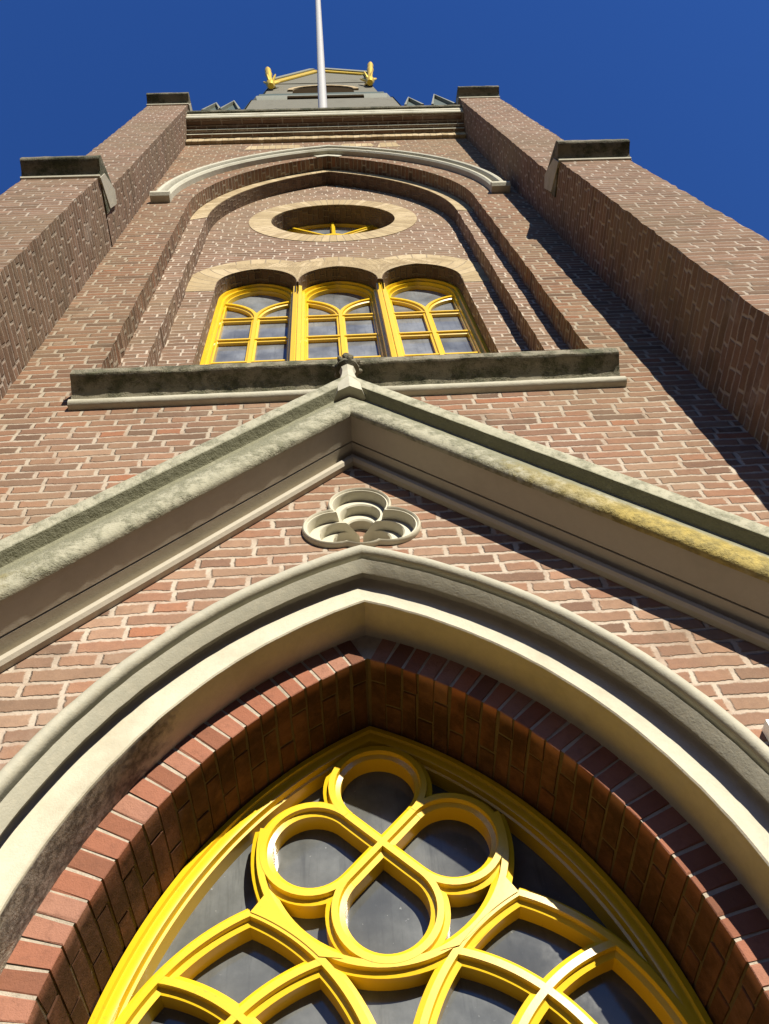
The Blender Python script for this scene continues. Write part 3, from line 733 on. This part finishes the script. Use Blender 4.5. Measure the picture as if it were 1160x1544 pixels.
# ---- trefoil ornament
mb = MB()
tr = lambda d, r, y: [(x, y, z) for x, z in trefoil(d, r)]
mb.grid([tr(0.126, 0.142, 0.002), tr(0.126, 0.142, -0.012), tr(0.126, 0.139, -0.022), tr(0.126, 0.134, -0.026), tr(0.126, 0.129, -0.022), tr(0.126, 0.126, -0.016), tr(0.126, 0.121, -0.017), tr(0.125, 0.118, -0.010), tr(0.125, 0.114, 0.032), tr(0.107, 0.092, 0.027), tr(0.104, 0.088, 0.033), tr(0.103, 0.085, 0.075), tr(0.076, 0.064, 0.070), tr(0.072, 0.060, 0.076), tr(0.070, 0.057, 0.13)], closed_u=True)
tf = mb.build('trefoil_ornament', M['trefoil'], T, smooth=40)
b = MB(); b.plate([(-0.2, 4.35), (0.22, 4.35), (0.22, 4.8), (-0.2, 4.8)], [], 0.12); b.build('trefoil_back', M['brick'], tf, smooth=None)

# ---- sill cornice under the upper window
mb = MB(); SX0, SX1 = -1.535, 1.585
cove = [(0.30, 5.925), (-0.028, 5.925), (-0.034, 5.94), (-0.052, 5.962), (-0.085, 5.985), (-0.118, 6.0), (-0.138, 6.005), (-0.150, 6.015), (-0.152, 6.07), (-0.144, 6.085), (0.30, 6.20)]
extrude_x(mb, cove, SX0, SX1, 60, 0.0022)
sl = mb.build('sill_cornice', M['sill'], T, smooth=40)
mb = MB()
bead = [(0.0, 5.858)] + [(-0.020 - 0.030 * math.cos(math.radians(a)), 5.889 + 0.031 * math.sin(math.radians(a))) for a in range(-80, 91, 17)] + [(0.0, 5.922)]
extrude_x(mb, bead, SX0 - 0.002, SX1 + 0.014, 30, 0.0012)
mb.build('sill_bead', M['stone_trim'], sl, smooth=40)

# ---- buttresses
def brick_prism(mb, x0, x1, y0, y1, z0, z1, ch=0.0665, jit=0.005):
    n = max(2, int(round((z1 - z0) / ch))); rings = []
    for i in range(n + 1):
        z = z0 + (z1 - z0) * i / n; q = lambda: random.uniform(-jit, jit)
        rings.append([(x0 + q(), y1, z), (x0 + q(), y0 + q(), z), (x1 + q(), y0 + q(), z), (x1 + q(), y1, z)])
    for r in range(n):
        i = mb.pts(rings[r]); j = mb.pts(rings[r + 1])
        for k in range(3): mb.quad((i+k, i+k+1, j+k+1, j+k))
    mb.poly(rings[-1])
BUT = [(-2.585, -1.955, -2.535, -1.955, 9.20), (2.042, 2.668, 2.042, 2.630, 9.34)]
for bi, (x0, x1, xa, xb, zt) in enumerate(BUT):
    mb = MB()
    brick_prism(mb, x0, x1, -0.585, 0.3, 0.0, zt)
    brick_prism(mb, xa, xb, -0.43, 0.3, zt, 15.20)
    bt = mb.build('buttress', M['brick_butt'], T, smooth=None, uvbox=True)
    for (a, b_, yf, z, yb) in ((x0, x1, -0.585, zt, -0.40), (xa, xb, -0.43, 15.18, -0.10)):
        c = MB()
        h = 0.40 if yb < -0.2 else 0.45
        c_prof = [(yb + 0.12, z), (yf - 0.012, z), (yf - 0.03, z + 0.02), (yf - 0.05, z + 0.032), (yf - 0.09, z + 0.05), (yf - 0.135, z + 0.06), (yf - 0.148, z + 0.075), (yf - 0.148, z + 0.135), (yf - 0.13, z + 0.155), (yb, z + h), (yb + 0.12, z + h)]
        extrude_x(c, c_prof, a - 0.012, b_ + 0.012, 10, 0.002)
        c.build('capstone', M['cap'], bt, smooth=40)
        # light bead under the cap
        c = MB(); extrude_x(c, [(yf + 0.02, z - 0.028), (yf - 0.014, z - 0.028), (yf - 0.022, z - 0.014), (yf - 0.014, z - 0.002), (yf + 0.02, z - 0.002)], a - 0.014, b_ + 0.014, 1)
        c.build('cap_bead', M['stone_trim'], bt, smooth=40)
        # grey side face of the sloping coping
        for xs_ in (a - 0.020, b_ + 0.003):
            c = MB(); extrude_x(c, [(yf + 0.0, z - 0.03), (yf + 0.0, z + 0.14), (yb + 0.002, z + h + 0.005), (yb + 0.12, z + h - 0.02), (yb + 0.10, z + 0.12)], xs_, xs_ + 0.017)
            c.build('coping_edge', M['cap_side'], bt, smooth=None)
# side buttresses, only their outer edge shows
for s, xo in ((-1, -2.70), (1, 2.80)):
    mb = MB(); xi = s * 2.5
    brick_prism(mb, min(xi, xo), max(xi, xo), -0.22, 0.4, 0.0, 15.0)
    sb = mb.build('side_buttress', M['brick_butt'], T, smooth=None, uvbox=True)
    for q in (0.0, 0.07):
        c = MB(); c.box((min(xi, xo + s * (0.03 + q)), -0.24, 15.003 + q), (max(xi, xo + s * (0.03 + q)), 0.42, 15.07 + q)); c.build('capstone', M['cap'], sb)
# ---- tower body behind the front
mb = MB(); mb.box((-2.45, 0.75, 0.0), (2.55, 5.4, 15.6)); mb.build('tower_body', M['brick_butt'], T, smooth=None, uvbox=True)

# ---- top cornice
mb = MB(); CX0, CX1 = -1.953, 2.04
zc = 14.42
extrude_x(mb, [(0.02, zc), (-0.050, zc), (-0.056, zc + 0.02), (-0.056, zc + 0.17), (0.02, zc + 0.17)], CX0, CX1, 60, 0.004)
mb.build('tan_band', M['tan'], T, smooth=None)
mb = MB()
extrude_x(mb, [(0.02, zc + 0.172), (-0.105, zc + 0.172), (-0.105, zc + 0.24), (-0.155, zc + 0.24), (-0.155, zc + 0.31), (-0.205, zc + 0.31), (-0.205, zc + 0.33), (-0.285, zc + 0.335), (-0.285, zc + 0.37), (0.02, zc + 0.37)], CX0, CX1, 40, 0.002)
mb.build('corbel_courses', M['brick_butt'], T, smooth=None, uvbox=True)
mb = MB(); cz = zc + 0.332
extrude_x(mb, [(0.4, cz + 0.04), (-0.2855, cz + 0.04), (-0.288, cz + 0.005), (-0.305, cz + 0.004), (-0.318, cz + 0.02), (-0.322, cz + 0.085), (-0.332, cz + 0.095), (-0.336, cz + 0.16), (0.4, cz + 0.3)], CX0, CX1, 30, 0.001)
mb.build('crown_cornice', M['stone_trim'], T, smooth=30)
mb = MB()
extrude_x(mb, [(0.35, cz + 0.19), (-0.325, cz + 0.163), (-0.36, cz + 0.175), (-0.375, cz + 0.20), (-0.372, cz + 0.24), (0.35, cz + 0.4)], CX0, CX1, 30, 0.001)
mb.build('cornice_capping', M['cap'], T, smooth=30)
for zz, yy in ((zc + 0.175, -0.105), (zc + 0.243, -0.155)):
    b = MB(); extrude_x(b, [(0.0, zz), (yy - 0.006, zz), (yy - 0.006, zz + 0.055), (0.0, zz + 0.055)], CX0, CX1); b.build('string_course', M['stone_trim'], T, smooth=None)
for (x0, x1, z0, z1) in ((-1.10, -0.30, 13.92, 14.20), (0.20, 0.70, 13.95, 14.18), (0.72, 1.05, 13.85, 14.20)):
    b = MB(); b.plate([(x0, z0), (x1, z0 + 0.02), (x1 - 0.06, z1), (x0 + 0.05, z1)], [], -0.004); b.build('tan_patch', M['tan'], T, smooth=None)
# ---- gablets standing on the parapet
for (px, z0, w, h) in ((-1.64, 15.3, 0.13, 0.75), (-1.38, 15.3, 0.15, 0.95), (1.38, 15.35, 0.13, 0.85), (1.83, 15.35, 0.17, 1.15)):
    b = MB(); y0, y1 = -0.30, 0.5
    for (o, d, ya, yb2) in ((0.0, 0.055, y0, y1),):
        i = b.pts([(px - w, y0, z0), (px, y0, z0 + h), (px + w, y0, z0), (px - w, y1, z0), (px, y1, z0 + h), (px + w, y1, z0)])
        for q in ((0, 1, 2), (3, 5, 4), (0, 3, 4, 1), (1, 4, 5, 2), (0, 2, 5, 3)): b.quad([i + k for k in q])
    gb = b.build('gablet', M['copper'], T, smooth=None)
    b = MB(); b.sweep([(px + w + 0.02, z0 - 0.02), (px, z0 + h + 0.05), (px - w - 0.02, z0 - 0.02)], [(0.0, y0 + 0.1), (0.0, y0 - 0.05), (0.035, y0 - 0.05), (0.035, y0 + 0.1)])
    b.build('gablet_coping', M['zinc'], gb, smooth=None)

# ---- lantern above
LY = 0.9
def oct_ring(hw, ch, z, y0):
    """chamfered square, front face at y0"""
    d = 2 * hw
    return [(-hw+ch, y0, z), (hw-ch, y0, z), (hw, y0+ch, z), (hw, y0+d-ch, z), (hw-ch, y0+d, z), (-hw+ch, y0+d, z), (-hw, y0+d-ch, z), (-hw, y0+ch, z)]
lx = 0.08
def ring_shift(R): return [(x + lx, y, z) for x, y, z in R]
def facet(mb, rings, k, out=0.0):
    mb.grid([[r[k], r[(k + 1) % 8]] for r in rings])
RG = [ring_shift(oct_ring(2.15, 0.42, 15.5, LY)), ring_shift(oct_ring(2.12, 0.42, 27.4, LY)), ring_shift(oct_ring(1.80, 0.30, 33.0, LY + 0.02))]
mb = MB(); mb.grid(RG, closed_u=True)
ln = mb.build('lantern', M['lantern'], T, smooth=None, uvbox=True)
def grown(R, e): return [[(lx + (x - lx) * (1 + e), 3.05 + (y - 3.05) * (1 + e), z) for x, y, z in r] for r in R]
for k in (1, 3, 5, 7):
    mb = MB(); facet(mb, grown(RG, 0.008), k); mb.build('corner_cladding', M['copper'], ln, smooth=None, uvbox=True)
SK = [ring_shift(oct_ring(h, 0.42 + (h - 2.15) * 0.5, z, LY - (h - 2.15))) for h, z in ((2.40, 22.5), (2.34, 25.6), (2.29, 26.0), (2.16, 26.15))]
mb = MB(); mb.grid(SK, closed_u=True); mb.build('skirt', M['lantern'], ln, smooth=None, uvbox=True)
for k in (1, 3, 5, 7):
    mb = MB(); facet(mb, grown(SK[:3], 0.008), k); mb.build('skirt_corner', M['copper'], ln, smooth=None, uvbox=True)
mb = MB()
for (z, dz, p) in ((26.7, 0.40, 0.13),):
    mb.grid([ring_shift(oct_ring(2.15 + a, 0.42 + a * 0.5, z + b_, LY - a)) for a, b_ in ((0.0, -0.05), (p * 0.5, 0.0), (p, dz * 0.4), (p, dz), (0.0, dz + 0.1))], closed_u=True)
mb.build('lantern_cornice', M['zinc'], ln, smooth=30)
mb = MB(); mb.grid([ring_shift(oct_ring(2.13 + a, 0.42 + a * 0.5, 27.4 + b_, LY - a)) for a, b_ in ((0.0, -0.05), (0.05, 0.0), (0.09, 0.18), (0.09, 0.45), (0.0, 0.55))], closed_u=True); mb.build('copper_cornice', M['copper'], ln, smooth=30)
mb = MB()
arch = [(x + 0.14, z) for x, z in arch_pts(0, 0.90, 29.2, 0.05, None, 14)]
mb.plate([(-0.76, 28.0)] + arch + [(1.04, 28.0)], [], LY - 0.006)
mb.build('belfry_opening', M['louvre'], ln, smooth=None)
mb = MB()
mb.sweep(arch, [(0.0, LY), (0.0, LY - 0.05), (0.16, LY - 0.05), (0.16, LY)]); mb.build('opening_arch', M['tan'], ln)
mb = MB(); mb.box((-0.85, LY - 0.17, 26.2), (1.20, LY + 0.1, 26.55)); mb.build('dark_panel', M['louvre'], ln)
# gabled roof edge with gilded trim
mb = MB(); ap = (0.02, 35.0)
mb.poly([(-1.46, LY - 0.005, 31.3), (ap[0], LY - 0.005, ap[1]), (1.55, LY - 0.005, 33.6), (1.55, LY - 0.005, 31.3)])
mb.build('lantern_gable', M['lantern'], ln, smooth=None)
mb = MB(); mb.sweep([ap, (-1.52, 31.2)], [(-0.10, LY - 0.02), (-0.10, LY - 0.06), (0.18, LY - 0.06), (0.18, LY - 0.02)]); mb.build('gilded_trim', M['gold'], ln, smooth=None)
mb = MB(); mb.sweep([(1.62, 33.5), (ap[0] + 0.001, ap[1] - 0.001)], [(-0.10, LY - 0.02), (-0.10, LY - 0.06), (0.18, LY - 0.06), (0.18, LY - 0.02)]); mb.build('gilded_trim', M['gold'], ln, smooth=None)
mb = MB(); mb.sweep([ap, (-1.30, 31.75)], [(-0.30, LY + 0.3), (-0.30, LY - 0.10), (-0.11, LY - 0.10), (-0.11, LY + 0.3)]); mb.build('roof_edge', M['zinc'], ln, smooth=None)
mb = MB(); mb.sweep([(1.60, 33.4), ap], [(-0.42, LY + 0.3), (-0.42, LY - 0.10), (-0.12, LY - 0.10), (-0.12, LY + 0.3)]); mb.build('roof_edge', M['zinc'], ln, smooth=None)
for (bx, bz, tx, tz) in ((-1.42, 29.6, -1.60, 32.1), (1.58, 29.9, 1.80, 33.2)):
    b = MB(); ax = Vector((tx - bx, -0.25, tz - bz)); base = (bx, LY - 0.12, bz)
    L = ax.length
    b.lathe(base, ax, [(0.09, 0.0), (0.14, 0.25*L/3), (0.085, 0.5*L/3), (0.085, 1.6*L/3), (0.115, 1.9*L/3), (0.085, 2.2*L/3), (0.105, 2.6*L/3), (0.06, L)], 12)
    for i in range(6):
        a = i * PI / 3
        b.ell((bx + 0.12 * math.cos(a), LY - 0.14 + 0.10 * math.sin(a), bz + 0.55), (0.07, 0.045, 0.40), 6, Matrix.Rotation(a, 3, 'Z') @ Matrix.Rotation(0.35, 3, 'Y'))
    b.build('gilded_finial', M['gold'], ln)

# ------------------------------------------------------------------ flagpole leaning out from the cornice
FP = thing('flagpole', 'white flagpole leaning out from the top cornice in front of the lantern', 'flagpole', (0.005, -0.245, 15.03))
a = Vector((0, 0, 0)); tip = Vector((0.075, -1.88, 10.0))
mb = MB(); mb.tube(a, a + tip, 0.070, 0.050, 16); mb.build('pole', M['pole'], FP)
mb = MB(); mb.lathe(a, tip, [(0.085, 0.0), (0.09, 0.06), (0.075, 0.10)], 16); mb.build('pole_socket', M['zinc'], FP)
mb = MB(); mb.ell(tuple(tip * 1.004), (0.09, 0.09, 0.09), 8); mb.build('truck_ball', M['gold'], FP)

# ------------------------------------------------------------------ small white box on the wall at the right edge
WB = thing('wall_box', 'small white box fixed to the brick wall beside the door arch', 'box', (1.295, 0.0, 3.235))
mb = MB(); mb.box((-0.095, -0.05, -0.075), (0.10, -0.002, 0.075)); mb.build('housing', M['white'], WB, smooth=None)
mb = MB(); mb.box((-0.075, -0.056, -0.055), (0.08, -0.0505, 0.055)); mb.build('cover', M['white'], WB, smooth=None)

# ------------------------------------------------------------------ unseen houses behind and beside the camera, added to block low sky light
def house_mat(name, c):
    return stone_mat(name, c, var=0.3, rough=0.9, grime=0.3)
M['house'] = house_mat('dark_house_brick', (0.11, 0.065, 0.05)); M['tile'] = house_mat('dark_roof_tile', (0.07, 0.05, 0.045)); M['frame'] = M['white']
def house(x, y, rot, hz, wd=7.9):
    H = thing('sky_blocker_house', 'unseen dark brick house with tiled roof, added to block low sky light', 'house', (x, y, 0), 'unseen houses added to block low sky light')
    H.rotation_euler = (0, 0, rot)
    b = MB(); b.box((0, -9, 0), (wd, 0, hz)); b.build('wall', M['house'], H, smooth=None)
    b = MB(); i = b.pts([(-0.02, -9.2, hz - 0.05), (-0.02, 0.3, hz - 0.05), (-0.02, -4.5, hz + 3.2), (wd + 0.02, -9.2, hz - 0.05), (wd + 0.02, 0.3, hz - 0.05), (wd + 0.02, -4.5, hz + 3.2)])
    for q in ((0, 1, 2), (3, 5, 4), (0, 2, 5, 3), (1, 4, 5, 2), (0, 3, 4, 1)): b.quad([i + k for k in q])
    b.build('roof', M['tile'], H, smooth=None)
    for fx in (1.1, 3.4, 5.7):
        fz = 1.0
        while fz + 2.2 < hz:
            b = MB(); b.box((fx, 0.002, fz), (fx + 1.2, 0.06, fz + 1.9)); w = b.build('window', M['frame'], H, smooth=None)
            b = MB(); b.box((fx + 0.1, 0.055, fz + 0.1), (fx + 1.1, 0.068, fz + 1.8)); b.build('pane', M['glass_high'], w, smooth=None)
            fz += 3.1
for hi in range(14):
    house(-54 + hi * 8.0, -30.0, 0.0, 8.4 + (hi * 37 % 5) * 0.22)
for hi in range(3):
    house(-9.5, -2.6 - hi * 8.0, -PI / 2, 12.5 + hi * 0.3)
for hi in range(2):
    house(13.0, -10.5 - hi * 8.0, PI / 2, 12.2 + hi * 0.4)
